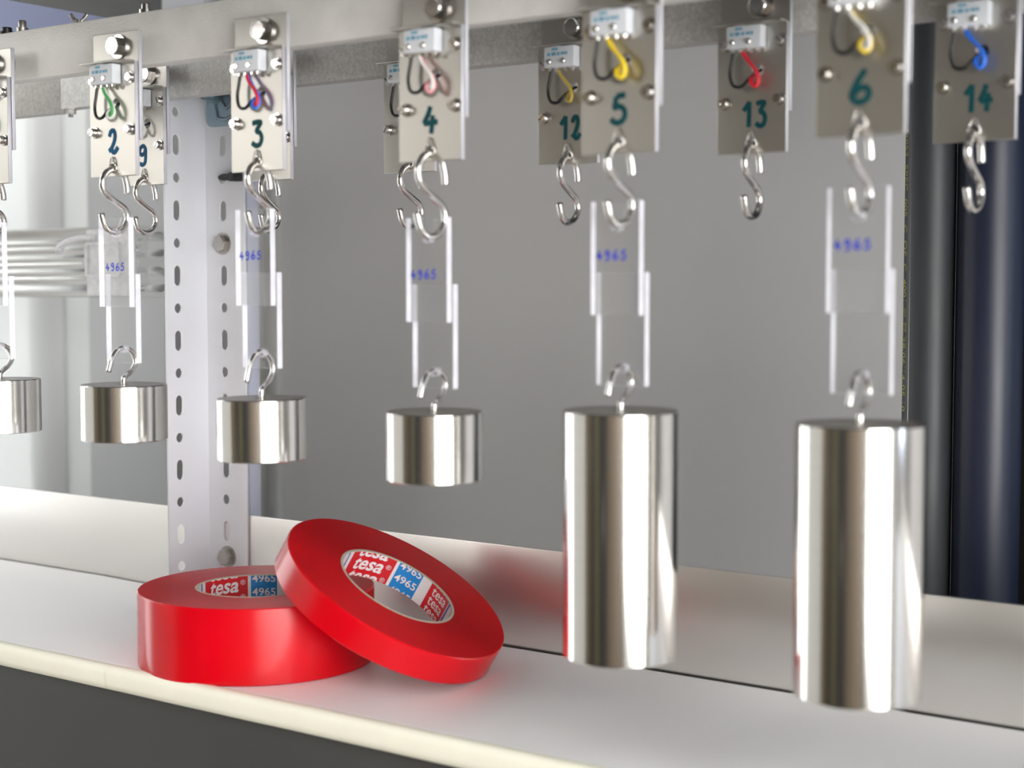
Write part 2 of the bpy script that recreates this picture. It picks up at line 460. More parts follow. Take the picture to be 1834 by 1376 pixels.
bm = bmesh.new()
nx, ny = 60, 14
g = [[None]*(ny+1) for _ in range(nx+1)]
for i in range(nx+1):
    for j in range(ny+1):
        x = -1.6+2.25*i/nx; y = YL+0.0065+(YS-0.0012-YL-0.0065)*j/ny
        u_ = max(0.0, (y-(YS-0.030))/0.030); k_ = min(1.0, max(0.0, (-0.80-x)/0.20))
        g[i][j] = bm.verts.new((x, y, 0.0045*u_*u_*k_))       # the sheet curls up a little at its back left
for i in range(nx):
    for j in range(ny): bm.faces.new((g[i][j], g[i+1][j], g[i+1][j+1], g[i][j+1]))
r = bmesh.ops.extrude_face_region(bm, geom=bm.faces[:])
bmesh.ops.translate(bm, vec=(0, 0, -0.001), verts=[v for v in r['geom'] if isinstance(v, bmesh.types.BMVert)])
tag(link('paper_sheet', fin(bm, 40), M['paper']), 'white paper sheet covering the shelf top under the tape rolls', 'paper')

t = thing('back_strip', 'low brushed steel upstand along the back of the shelf', 'metal strip', (0, 0, 0))
link('strip', box(-1.6, 0.65, YS, YS+0.003, 0.0008, 0.0675, 0.0004), M['strip'], t)
link('foot_line', tube([(-0.74, YS-0.0004, 0.0004), (0.65, YS-0.0004, 0.0004)], 0.0007, 8), M['stripdark'], t)  # dark line along the foot of the strip

# ------------------------------------------------------------------ slotted angle post
PX, PW = -0.879, 0.042
t = thing('slotted_post', 'white slotted angle post standing against the back strip', 'post', (PX, YS, 0))
zs = [0.0295+0.0241*k for k in range(17)]
holesA, holesB = [], []
for k, z in enumerate(zs):
    if k % 2 == 0:
        holesA.append(circle(-0.0305, z, 0.0037)); holesB.append(circle(0.0196, z+0.0002, 0.0037))
    else:
        holesA.append(slot(-0.0305, z, 0.0072, 0.0152)); holesB.append(slot(0.0196, z+0.0002, 0.0072, 0.0152))
TH = 0.0018
link('flange', plate([(-PW, 0.0), (0, 0.0), (0, 0.46), (-PW, 0.46)], holesA, 0, TH, axis='X'), M['post'], t)
link('flange', plate([(TH, 0.0), (PW, 0.0), (PW, 0.46), (TH, 0.46)], holesB, -TH, 0), M['post'], t)
def hexbolt(parent, loc, r, h, m, name='hex_bolt', shank=0.0, rotz=0.2, axis=AX_Y):
    bm = bmesh.new()
    add_lathe(bm, [(0, 0), (r*1.25, 0), (r*1.25, 0.0009), (0, 0.0009)], 20, axis)
    hexhead(bm, r, h, axis @ Matrix.Rotation(rotz, 4, 'Z') @ Matrix.Translation((0, 0, 0.0009)))
    if shank: add_lathe(bm, [(0, h), (r*0.52, h), (r*0.52, h+shank), (r*0.42, h+shank+0.0006), (0, h+shank+0.0006)], 14, axis)
    return link(name, fin(bm, 30), m, parent, loc)
hexbolt(t, (0.0196, -TH, zs[10]), 0.0066, 0.0042, M['nut'])
hexbolt(t, (0.0215, -TH, 0.0345), 0.0066, 0.005, M['nut'], 'hex_nut')
# zinc corner bracket with a bolt, high on the post
b = link('corner_bracket', plate(rrect(0.006, 0.041, 0.3575, 0.45, 0.005), [circle(0.014, 0.43, 0.003)], -TH-0.0028, -TH-0.0002, 0.0004), M['zinc'], t)
bm = bmesh.new()
add_tube(bm, [(0.0165, -TH-0.003, 0.395), (0.0165, -TH-0.003, 0.372), (0.0185, -TH-0.003, 0.3635), (0.026, -TH-0.003, 0.362), (0.036, -TH-0.003, 0.365)], 0.0014, 8)
add_tube(bm, [(0.0225, -TH-0.003, 0.41), (0.0225, -TH-0.003, 0.376), (0.028, -TH-0.003, 0.370), (0.036, -TH-0.003, 0.376)], 0.0012, 8)
link('pressed_rib', fin(bm, 50), M['zinc'], b)
bm = bmesh.new()
add_lathe(bm, [(0, 0), (0.0034, 0), (0.0034, 0.011), (0.0028, 0.0125), (0, 0.0125)], 16, AX_Y)
add_lathe(bm, [(0.0034, 0), (0.0062, 0), (0.0062, 0.0042), (0.0034, 0.0042)], 6, AX_Y)
link('bolt_end', fin(bm, 30), M['zinc'], t, (0.0155, -TH-0.003, 0.3795))
# black nylon tie coming out of a post hole
bm = bmesh.new()
add_tube(bm, spline([(0.0196, 0.004, 0.3193), (0.0200, -0.002, 0.3193), (0.0225, -0.0062, 0.3193), (0.027, -0.0068, 0.3193)], 5), 0.0021, 10)
add_box(bm, 0.0265, 0.0352, -0.0096, -0.0040, 0.3193-0.0023, 0.3193+0.0023, 0.0003)
add_box(bm, 0.0352, 0.0420, -0.0106, -0.0030, 0.3193-0.0034, 0.3193+0.0034, 0.0004)
link('cable_tie', fin(bm, 40), M['black'], t)

# blue film and pale trim bars behind the post
def bar(name, px0, px1, y, m, label, cat):
    return tag(link(name, box(px0, px1, y, y+0.012, -0.05 if y < 1 else RZ0, 0.46, 0.001), m), label, cat)
bar('masking_strip', -0.8640, -0.8530, 0.848, M['bluefilm'], 'blue-grey film strip with dark print just behind the slotted post', 'film strip')
bar('cable_trunking', -1.5897, -1.5764, 1.587, M['lightwall'], 'pale narrow trunking on the grey wall next to the blue film strip', 'trunking')
bar('wall_trim_bar', -1.559, -1.5415, 1.587, M['lightwall'], 'slim pale trim bar on the grey wall right of the trunking', 'trim')

# ------------------------------------------------------------------ overhead shelf
t = thing('overhead_shelf', 'grey sheet steel shelf overhead, its underside in the top left corner', 'shelf', (0, 0, 0))
link('underside', box(-1.031, 0.65, 0.40, 1.25, 0.46, 0.464), M['panel'], t)  # carried out of view at front and back to shade rails and wall
link('folded_edge', box(-1.031, -1.029, 0.40, 1.25, 0.464, 0.49), M['panel'], t)
link('light_block_board', box(-1.031, 0.65, 1.246, 1.25, 0.464, 1.2), M['panel'], t)  # unseen, added to keep light off the top of the wall
link('shade_lip', box(-1.031, 0.65, 0.396, 0.40, 0.43, 0.49), M['panel'], t)  # unseen, added to shade the rails towards the right

# ------------------------------------------------------------------ white cabinet, added tint box, aluminium profile at left
t = thing('white_cabinet', 'glossy white cabinet behind the aluminium profile at the left', 'cabinet', (-1.9, 1.2, -0.9))
link('body', box(-0.45, 0.432, 0.0, 0.12, 0, 1.40, 0.003), M['whitecab'], t)
bm = bmesh.new()
prof = [(-0.45, 0.0), (-0.45, -0.022)] + [(0.345+0.058*math.sin(a), 0.036-0.058*math.cos(a)) for a in [math.radians(d) for d in range(0, 52, 4)]]
prof += [(prof[-1][0]-0.002, 0.0)]
lo = [bm.verts.new((x, y, 0.01)) for x, y in prof]; hi = [bm.verts.new((x, y, 1.39)) for x, y in prof]
for k in range(len(prof)):
    j = (k+1) % len(prof); bm.faces.new((lo[k], lo[j], hi[j], hi[k]))
bm.faces.new(lo[::-1]); bm.faces.new(hi)
link('door', fin(bm, 30), M['whitecab'], t)
tag(link('wall_tint_box', box(-2.3, -1.44, 1.21, 1.31, 0.50, 1.1, 0.004), M['bluewall']), 'added blue-grey box standing for bluish lit wall above the white cabinet, top left corner', 'box')  # tint stands in for wall under bluish light

t = thing('aluminium_profile', 'slotted aluminium profile running behind bracket 2 at the left', 'profile', (0, 0, 0))
KP = 0.93/1.05
def profile_section():
    # (y, z) outline: ridged front, two dovetail slots open to the back
    H = 0.0715; D = 0.042
    f = [(0, 0)]
    for z0, z1, d in ((0.0060, 0.0130, 0.008), (0.0185, 0.0215, 0.004), (0.0255, 0.0300, 0.009), (0.0335, 0.0360, 0.003), (0.0400, 0.0445, 0.009), (0.0500, 0.0525, 0.004), (0.0565, 0.0600, 0.006)):
        f += [(0, z0), (d, z0+0.0006), (d, z1-0.0006), (0, z1)]
    f += [(0, H-0.001), (0.001, H), (D, H)]
    for zc in (0.0535, 0.018):
        f += [(D, zc+0.0042), (D-0.005, zc+0.0042), (D-0.005, zc+0.009), (D-0.012, zc+0.0125), (D-0.030, zc+0.0125),
              (D-0.030, zc-0.0125), (D-0.012, zc-0.0125), (D-0.005, zc-0.009), (D-0.005, zc-0.0042), (D, zc-0.0042)]
    f += [(D, 0)]
    return f
link('extrusion', plate(profile_section(), [], -2.2/KP, -1.2085, axis='X'), M['alu'], t, (0, 0.93, 0.2293)).scale = (KP, KP, KP)
# brackets that carry the profile from the wall
link('wall_bracket', box(-2.1, -2.06, 0.968, 1.176, 0.24, 0.28, 0.001), M['alu'], t)

c = thing('plastic_clip', 'milky clear plastic clip with curled tongue on the aluminium profile', 'clip', (-1.213*KP, 0.93, 0.2608)); c.scale = (KP, KP, KP)
link('cover_plate', plate(rrect(-0.070, 0.0035, -0.034, 0.033, 0.002), [], -0.0035, -0.0005, 0.0005), M['clip'], c)
fr = plate(rrect(-0.070, -0.018, -0.016, 0.020, 0.002), [rrect(-0.067, -0.021, -0.013, 0.017, 0.002)], -0.0060, -0.0036, 0.0004)
link('raised_window', fr, M['clip'], c)
link('tongue', tube(spline([(-0.055, -0.005, 0.0245), (-0.075, -0.006, 0.0245), (-0.094, -0.008, 0.021), (-0.104, -0.010, 0.0155), (-0.103, -0.011, 0.011)], 6), 0.0034, 12), M['clip'], c)

# ------------------------------------------------------------------ black conduits at right, added black board behind
def at(px, py, Y):
    """world point seen at a photo pixel on the plane y = Y (used once, to survey positions)"""
    p_, th = math.atan(168/2800), math.radians(54.393)
    s, c_ = math.sin(th), math.cos(th)
    F = Vector((-c_*math.cos(p_), s*math.cos(p_), -math.sin(p_))); R = Vector((s, c_, 0)); U = R.cross(F)
    d = F+R*((px-917)/2800)-U*((py-688)/2800)
    return Vector((0, 0, ZC))+d*(Y/d.y)

def text_mesh(s, size=1.0, shear=0.0, offset=0.0):
    cu = bpy.data.curves.new('txt', 'FONT'); cu.body = s; cu.size = size; cu.shear = shear; cu.offset = offset
    cu.resolution_u = 3
    ob = bpy.data.objects.new('txt', cu); COL.objects.link(ob)
    me = bpy.data.meshes.new_from_object(ob)
    bpy.data.objects.remove(ob); bpy.data.curves.remove(cu)
    return me

pA = at(1663, 600, 1.0); rA = 0.0165
pB = at(1771, 600, 1.008); rB = 0.0215
def conduit(label, p, r, m):
    t = thing('conduit_pipe', label, 'pipe', (p.x, p.y, -0.5), group='dark conduits at the right')
    link('pipe', lathe([(r, 0), (r, 0.96), (r-0.0025, 0.96), (r-0.0025, 0)], 48, closed=True), m, t)
    return t
tA = conduit('black conduit pipe with yellow print along its left side', pA, rA, M['pipe'])
tB = conduit('thicker conduit pipe with a painted bluish sheen, rightmost, behind bracket 14', pB, rB, M['pipe_blue_sheen'])
# view direction at the pipe, to find its left limb
va = math.atan2(pA.y, pA.x)
limb = va+PI/2
link('seam', tube([(rA*math.cos(limb+0.72), rA*math.sin(limb+0.72), 0), (rA*math.cos(limb+0.72), rA*math.sin(limb+0.72), 0.96)], 0.0002, 6), M['nut'], tA)
me = text_mesh('MP52  SPEC  005  C  OF  C  4001-\u25a4-\u25a8-28/06/14-05.10', 1.0)
xs = [v.co.x for v in me.vertices]; x0, x1 = min(xs), max(xs)
zt, zb = at(1622, 235, 1.0).z, at(1622, 735, 1.0).z
for v in me.vertices:
    f_ = (v.co.x-x0)/(x1-x0)
    a = limb+0.15+(0.75-v.co.y)*0.0+v.co.y*0.48
    rr_ = rA+0.00012
    v.co = (rr_*math.cos(a), rr_*math.sin(a), zt+(zb-zt)*f_+0.5)
link('printed_text', me, M['yellow_print'], tA)
tag(link('gap_black_board', box(pA.x+0.012, pA.x+0.20, 1.045, 1.06, -0.4, 0.46, 0.001), M['black']), 'black board added behind the two conduit pipes to blacken the gap', 'board')  # added so the gap between the pipes comes out black

# ================================================================== rails
RZ_B, RZ_T = 0.3735, 0.4055
t = thing('front_rail', 'pale metal rail in front carrying brackets 1 to 6', 'rail', (0, 0, 0))
link('bar', box(-1.25, 0.1, 0.655, 0.667, RZ_B, RZ_T, 0.0006), M['rail'], t)
def wing_nut(parent, loc, rz):
    bm = bmesh.new()
    add_lathe(bm, [(0, 0), (0.0042, 0), (0.0035, 0.005), (0, 0.005)], 14)
    for s in (-1, 1):
        add_tube(bm, spline([(s*0.002, 0, 0.002), (s*0.006, 0, 0.006), (s*0.009, 0, 0.0105)], 4), 0.0022, 8, rr=None)
    for v in bm.verts: v.co.y *= 0.55 if abs(v.co.x) > 0.004 else 1
    link('wing_nut', fin(bm, 50), M['nut'], parent, loc, (0, 0, rz)).scale = (0.6, 0.6, 0.6)
p = at(141, 30, 0.661); wing_nut(t, (p.x, 0.661, RZ_T), 0.5)
def stud(parent, px, m, r, h, name='bolt_end'):
    p = at(px, 40, 0.661)
    link(name, lathe([(0, 0), (r*1.5, 0), (r*1.5, h*0.4), (r, h*0.45), (r, h*0.9), (r*0.8, h), (0, h)], 12), m, parent, (p.x, 0.661, RZ_T))
stud(t, 12, M['black'], 0.0035, 0.005); stud(t, 40, M['nut'], 0.0026, 0.008); stud(t, 262, M['steel'], 0.0028, 0.0065)

xj = at(109, 195, 0.777).x
t = thing('rear_rail', 'speckled metal rail at the back carrying brackets 9 to 14', 'rail', (0, 0, 0))
link('bar', box(xj, 0.1, 0.777, 0.7895, RZ_B, RZ_T, 0.0006), M['rail_rear'], t)
link('bar', box(-1.30, xj-0.0005, 0.780, 0.7895, RZ_B-0.0022, RZ_T-0.002, 0.0006), M['rail_rear'], t)
bm = bmesh.new(); hexhead(bm, 0.0042, 0.0035, Matrix.Rotation(PI, 4, 'X'))
add_lathe(bm, [(0, 0.0035), (0.002, 0.0035), (0.002, 0.006), (0, 0.006)], 10, Matrix.Rotation(PI, 4, 'X'))
link('hex_bolt', fin(bm, 30), M['steel'], t, (xj+0.004, 0.783, RZ_B))
for x, w in ((-1.2, 'left, outside the bracket row'), (0.06, 'right, outside the bracket row')):
    tag(link('cross_bar', box(x-0.012, x+0.012, 0.65, 0.80, RZ_T, RZ_T+0.006, 0.0005), M['rail']), 'short cross bar joining both rails at the '+w, 'bar')

# ================================================================== numbered brackets
# local frame: origin at the plate's hook hole, x along the rail, y to the back, z up
PL_F = plate([(-0.0208, -0.0073), (0.0202, -0.0073), (0.0202, 0.0612), (-0.0208, 0.0612)],
             [circle(0, -0.0024, 0.0028, 18), circle(0.0035, 0.0365, 0.0032, 20)], 0, 0.003, 0.0003)
PL_B = plate([(-0.0206, 0.0145), (0.0206, 0.0145), (0.0206, 0.0800), (-0.0206, 0.0800)], [circle(0.0035, 0.0365, 0.0032, 20)], 0.0031, 0.006, 0.0003)
M['lit_cut_edge'] = mat('lit_cut_steel', (0.74, 0.74, 0.80), 0.45, 0.15, vary=0.06, vscale=200)  # bluish window light painted into the colour of the right edges
for _me in (PL_F, PL_B):
    _me.materials.append(M['plate']); _me.materials.append(M['lit_cut_edge'])
    for _p in _me.polygons:
        if _p.normal.x > 0.9: _p.material_index = 1
FLANGE = box(-0.0208, 0.0202, -0.0078, 0.0, 0.0605, 0.0617, 0.0003)
def bm_mesh(fn, sm=30):
    bm = bmesh.new(); fn(bm); return fin(bm, sm)
def _bolt(bm):
    add_lathe(bm, [(0, 0), (0.0072, 0), (0.0072, 0.0012), (0, 0.0012)], 22, AX_Y)
    hexhead(bm, 0.0058, 0.0046, AX_Y @ Matrix.Translation((0, 0, 0.0012)) @ Matrix.Rotation(0.3, 4, 'Z'))
    add_lathe(bm, [(0.0056, 0.0058), (0.0052, 0.0062), (0.0046, 0.0062), (0.0042, 0.0059), (0, 0.0059)], 20, AX_Y)
BOLT = bm_mesh(_bolt)
def _spacer(bm): add_lathe(bm, [(0.0032, 0), (0.0062, 0), (0.0062, 0.009), (0.0032, 0.009)], 18, Matrix.Rotation(-PI/2, 4, 'X'), closed=True)
SPACER = bm_mesh(_spacer)
SCREW = bm_mesh(lambda bm: pan_screw(bm, 0.0026, 0.0042, AX_Y @ Matrix.Rotation(0.9, 4, 'Z')))
SCREW2 = bm_mesh(lambda bm: pan_screw(bm, 0.0026, 0.0030, AX_Y @ Matrix.Rotation(2.4, 4, 'Z')))
def _blk(bm):
    add_box(bm, -0.0120, 0.0085, -0.0072, -0.0004, 0.0480, 0.0598, 0.0006)
    add_box(bm, -0.0080, -0.0020, -0.0060, -0.0012, 0.0595, 0.0604, 0.0003)
BLOCK = bm_mesh(_blk)
def _bscr(bm): add_lathe(bm, [(0.0016, 0), (0.0016, 0.0008), (0.0012, 0.0012), (0, 0.0012)], 14, AX_Y)
BSCREW = bm_mesh(_bscr)
def _pins(bm):
    for x in (-0.0095, -0.0045, 0.0008, 0.0055):
        add_lathe(bm, [(0, 0), (0.0014, 0), (0.0014, 0.0016), (0.0008, 0.0024), (0, 0.0024)], 10, Matrix.Translation((x, -0.0035, 0.0480)) @ Matrix.Rotation(PI, 4, 'X'))
PINS = bm_mesh(_pins)
def _print(bm):
    y = -0.00726
    for x, z, w, h in ((-0.0098, 0.0545, 0.0022, 0.0018), (-0.0068, 0.0545, 0.0030, 0.0020), (-0.0030, 0.0545, 0.0018, 0.0018), (-0.0004, 0.0547, 0.0026, 0.0016), (-0.0066, 0.0575, 0.0042, 0.0014), (0.0026, 0.0546, 0.0014, 0.0018)):
        add_box(bm, x, x+w, y-0.00004, y+0.00004, z, z+h)
PRINT = bm_mesh(_print, None)
EYE = bm_mesh(lambda bm: add_tube(bm, [(0.0030*math.cos(2*PI*k/24), -0.0004, -0.0021+0.0030*math.sin(2*PI*k/24)) for k in range(25)], 0.0005, 8), 60)
EYE2 = bm_mesh(lambda bm: add_tube(bm, spline([(-0.0026, -0.0008, -0.001), (-0.0009, -0.0010, 0.0036), (0.0007, -0.0010, 0.0040), (0.0026, -0.0008, -0.001)], 5), 0.00045, 8), 60)
W_BLACK = tube(spline([(-0.0092, -0.0038, 0.0466), (-0.0100, -0.0040, 0.042), (-0.0110, -0.0044, 0.035), (-0.0090, -0.0050, 0.0290), (-0.0040, -0.0052, 0.0278), (0.0000, -0.0040, 0.0315), (0.0030, 0.0, 0.0355), (0.004, 0.003, 0.037)], 6), 0.00095, 8)
W_COL = tube(spline([(-0.0042, -0.0038, 0.0466), (-0.0015, -0.0046, 0.0425), (0.0040, -0.0055, 0.0370), (0.0062, -0.0056, 0.0320), (0.0050, -0.0054, 0.0282), (0.0024, -0.0046, 0.0290), (0.0020, -0.0022, 0.0335), (0.0036, 0.003, 0.0370)], 6), 0.00098, 8)
W_COL2 = tube(spline([(-0.0040, -0.0030, 0.0466), (0.0005, -0.0036, 0.0405), (0.0052, -0.0042, 0.0350), (0.0066, -0.0046, 0.0300), (0.0045, -0.0060, 0.0272), (0.0016, -0.0056, 0.0305), (0.0030, 0.0, 0.036)], 6), 0.00085, 8)
CORE_W = tube([(-0.0092, -0.0036, 0.0480), (-0.0093, -0.0038, 0.0455), (-0.0096, -0.0040, 0.0435)], 0.0007, 8)

GLYPH = {
 '1': [[(.12, .68), (.38, .84), (.62, 1), (.62, .98), (.61, .5), (.58, 0)]],
 '2': [[(.16, .74), (.30, .95), (.58, .97), (.70, .78), (.62, .52), (.36, .22), (.10, .08), (.30, .16), (.52, .02), (.72, .06), (.95, .22)]],
 '3': [[(.12, .93), (.45, .97), (.80, .95), (.66, .82), (.44, .60), (.72, .52), (.86, .30), (.72, .06), (.40, .0), (.06, .12)]],
 '4': [[(.50, 1), (.36, .74), (.06, .40), (.08, .38), (.50, .40), (.98, .42)], [(.66, .66), (.62, .35), (.56, 0)]],
 '5': [[(.86, .97), (.60, .95), (.36, .93), (.34, .92), (.30, .72), (.26, .54), (.52, .58), (.80, .46), (.84, .22), (.62, .04), (.30, .02), (.04, .14)]],
 '6': [[(.72, 1), (.46, .76), (.18, .44), (.08, .20), (.28, .02), (.66, .02), (.90, .22), (.80, .42), (.48, .44), (.18, .26)]],
 '9': [[(.80, .86), (.58, 1), (.26, .92), (.16, .70), (.36, .55), (.66, .62), (.80, .84), (.80, .52), (.74, .16), (.46, .02), (.18, .10)]],
}
def strokes(bm, s, x0, z0, w, h, gap, r, y, rot=0, jit=0.0, flat=0.12):
    """handwritten digits as flat pen strokes on the plane y"""
    rnd = random.Random(sum(map(ord, s)) + int(x0*1e5))
    vs0 = len(bm.verts)
    for i, ch in enumerate(s):
        ox = x0+i*(w+gap); dz = rnd.uniform(-jit, jit)
        for st in GLYPH[ch]:
            add_tube(bm, spline([(ox+p[0]*w, y, z0+dz+p[1]*h) for p in st], 5), r, 8)
    bm.verts.ensure_lookup_table()
    for v in bm.verts[vs0:]: v.co.y = y+(v.co.y-y)*flat

def wires(parent, spec):
    k = [M['w_'+s] for s in spec]
    if k: link('coloured_wire', W_COL.copy(), k[0], parent)
    if len(k) > 1: link('coloured_wire', W_COL2.copy(), k[1], parent)

def bracket(num, x, y, z, label, spec, ink, group, show=True, nx=0.0, detail=True):
    t = thing('hanger_bracket', label, 'bracket', (x, y, z), (0, 0, random.uniform(-0.012, 0.012)), group)
    f = link('front_plate', PL_F, M['plate'], t)
    link('top_flange', FLANGE, M['plate'], t)
    link('back_plate', PL_B, M['plate'], t)
    link('hex_bolt', BOLT, M['steel'], t, (0.0035, 0.003, 0.0712), (0, random.uniform(-0.6, 0.6), 0))
    link('spacer', SPACER, M['nut'], t, (0.0035, 0.0061, 0.0712))
    for sx, sz, me in ((-0.0160, 0.0510, SCREW2), (0.0168, 0.0515, SCREW2), (-0.0160, 0.0200, SCREW), (0.0165, 0.0205, SCREW)):
        link('screw', me, M['steel'], t, (sx, -0.0002, sz), (0, random.uniform(-0.7, 0.7), 0))
    b = link('terminal_block', BLOCK, M['block'], t)
    link('printed_marks', PRINT, M['blueprint'], b)
    for sx in (-0.0085, 0.0012): link('block_screw', BSCREW, M['steel'], b, (sx, -0.0072, 0.0512))
    link('solder_pins', PINS, M['steel'], b)
    link('eyelet', EYE, M['steel'], t)
    link('wire_loop', EYE2, M['steel'], t)
    link('wire_core', CORE_W, M['steel'], t)
    link('black_wire', W_BLACK, M['black'], t)
    wires(t, spec)
    if show:
        bm = bmesh.new()
        if len(num) == 1: strokes(bm, num, -0.0042+nx, 0.0070, 0.0094, 0.0136, 0, 0.0015, -0.00012)
        else: strokes(bm, num, -0.0062+nx, 0.0070, 0.0066, 0.0128, 0.0012, 0.00135, -0.00012)
        link('number_mark', fin(bm, 60), M[ink], f)
    return t

def s_hook_mesh(kz):
    pts = [(0.0104, -0.0170), (0.0098, -0.0120), (0.0072, -0.0058), (0.0008, -0.0028), (-0.0058, -0.0056), (-0.0084, -0.0122), (-0.0060, -0.0178),
           (0.0012, -0.0226), (0.0085, -0.0272), (0.0104, -0.0332), (0.0068, -0.0392), (0.0000, -0.0412), (-0.0060, -0.0384), (-0.0090, -0.0305)]
    return tube(spline([(0, a, -0.0028+(b+0.0028)*kz) for a, b in pts], 6), 0.00198, 14, 60)
HOOKS = {}
def s_hook(x, y, z, label, group, rz=0.0, kz=1.0, tilt=0.0):
    if kz not in HOOKS: HOOKS[kz] = s_hook_mesh(kz)
    o = link('s_hook', HOOKS[kz], M['wire'], None, (x, y+0.0004, z), (0, tilt, rz))
    return tag(o, label, 'hook', group)

GF, GR = 'numbered brackets on the front rail', 'numbered brackets on the rear rail'
YF, YR = 0.640, 0.762
FRONT = [  # number, x, z, wires, hook (rz, kz, tilt)
 ('1', -0.8802, 0.3125, ['green'], 'teal', (0.05, 1.0, 0)),
 ('2', -0.7579, 0.3125, ['green', 'white'], 'ink_blue', (-0.05, 1.0, 0.03)),
 ('3', -0.6354, 0.3103, ['red', 'blue'], 'ink', (0.05, 1.0, 0.0)),
 ('4', -0.5105, 0.3100, ['white', 'pink'], 'ink', (-0.18, 1.14, 0.02)),
 ('5', -0.3958, 0.3082, ['yellow', 'yellow'], 'ink', (-0.12, 1.0, 0.0)),
 ('6', -0.2738, 0.3097, ['white', 'yellow'], 'ink', (-0.05, 1.0, 0.0)),
]
REAR = [
 ('9', -0.8690, 0.3180, ['white'], 'ink_blue', (0.0, 1.0, 0.02), 'showing beside bracket 2'),
 ('10', -0.7462, 0.3165, ['red'], 'ink', (0.10, 1.0, 0.0), 'mostly hidden behind bracket 3'),
 ('11', -0.6246, 0.3165, ['white'], 'ink', (-0.10, 1.0, 0.0), 'partly hidden behind bracket 4'),
 ('12', -0.5058, 0.3162, ['gold'], 'ink', (0.0, 1.0, 0.0), 'just left of bracket 5'),
 ('13', -0.3876, 0.3164, ['red', 'red'], 'ink', (0.02, 1.0, 0.0), 'between brackets 5 and 6'),
 ('14', -0.2662, 0.3162, ['blue', 'blue'], 'ink', (-0.02, 1.0, 0.0), 'in front of the rightmost conduit'),
]
WHERE = {'1': 'cut off by the left picture edge', '2': 'with white and green wire', '3': 'with red and blue wire', '4': 'with pink and white wire', '5': 'with yellow wire', '6': 'nearest to the camera'}
HOOKLAB = {'1': 'steel S-hook cut by the left picture edge under the leftmost bracket',
 '2': 'steel S-hook holding a clear strip in front of the white cabinet and aluminium profile',
 '3': 'steel S-hook holding a clear strip in front of the slotted post',
 '4': 'stretched steel S-hook holding the lowest-hanging clear strip',
 '5': 'steel S-hook under the yellow-wired bracket marked 5, holding a clear strip',
 '6': 'large blurred steel S-hook nearest to the camera, holding a clear strip',
 '9': 'empty steel S-hook just left of the slotted post',
 '10': 'empty steel S-hook seen through the hook under bracket 3',
 '11': 'empty steel S-hook just left of the hook under bracket 4',
 '12': 'empty steel S-hook hanging alone left of bracket 5',
 '13': 'empty steel S-hook hanging alone between brackets 5 and 6',
 '14': 'empty steel S-hook in front of the dark conduits, rightmost'}
for num, x, z, spec, ink, hk in FRONT:
    lab = 'steel hanger bracket on the front rail, '+('marked %s, ' % num if num != '1' else '')+WHERE[num]
    bracket(num, x, YF, z, lab, spec, ink if ink in M else 'ink', GF, show=(num != '1'), nx=-0.0004)
    s_hook(x, YF, z, HOOKLAB[num], 'S-hooks on the front brackets', *hk)
for num, x, z, spec, ink, hk, where in REAR:
    mark = 'marked %s, ' % num if num not in ('10', '11') else ''
    bracket(num, x, YR, z, 'steel hanger bracket on the rear rail, '+mark+where, spec, ink, GR, show=num not in ('10', '11'), nx=0.0006 if len(num) > 1 else -0.002)
    s_hook(x, YR, z, HOOKLAB[num], 'empty S-hooks on the rear brackets', *hk)

# ================================================================== acrylic test specimens and weights
SPEC = [  # number, centre x, z top of upper strip, z top/bottom of lower, text z, weight: top z, bottom z, radius
 ('1', -0.8802, 0.2800, 0.2450, 0.2520, 0.1770, 0.1420, 0.0262),
 ('2', -0.7572, 0.2800, 0.2455, 0.2475, 0.1777, 0.1435, 0.0264),
 ('3', -0.6384, 0.2815, 0.2458, 0.2530, 0.1740, 0.1388, 0.0261),
 ('4', -0.5123, 0.2735, 0.2388, 0.2415, 0.1720, 0.1357, 0.0257),
 ('5', -0.3968, 0.2782, 0.2442, 0.2500, 0.1778, 0.0577, 0.0281),
 ('6', -0.2740, 0.2802, 0.2448, 0.2530, 0.1774, 0.0568, 0.0283),
]
HW, LEN, TK = 0.0136, 0.0545, 0.0040
def acrylic_strip(hole_z):
    me = plate([(-HW, -LEN), (HW, -LEN), (HW, 0), (-HW, 0)], [circle(0, hole_z, 0.0026, 20)], 0, TK)
    me.materials.append(M['acrylic']); me.materials.append(M['acrylic_edge']); me.materials.append(M['acrylic_hole'])
    for p in me.polygons:
        if abs(p.normal.y) < 0.5: p.material_index = 2 if math.hypot(p.center.x, p.center.z-hole_z) < 0.004 else 1
        p.use_smooth = False
    return me
LOWER = acrylic_strip(-LEN+0.0085)
hook_pts = [(0, 0, -0.003), (0, 0, 0.002), (0, 0.0008, 0.0050), (0, 0.0066, 0.0096), (0, 0.0098, 0.0155), (0, 0.0076, 0.0222), (0, 0.0006, 0.0258), (0, -0.0058, 0.0232), (0, -0.0094, 0.0172), (0, -0.0118, 0.0095)]
WHOOK = tube(spline(hook_pts, 6), 0.00165, 12, 60)
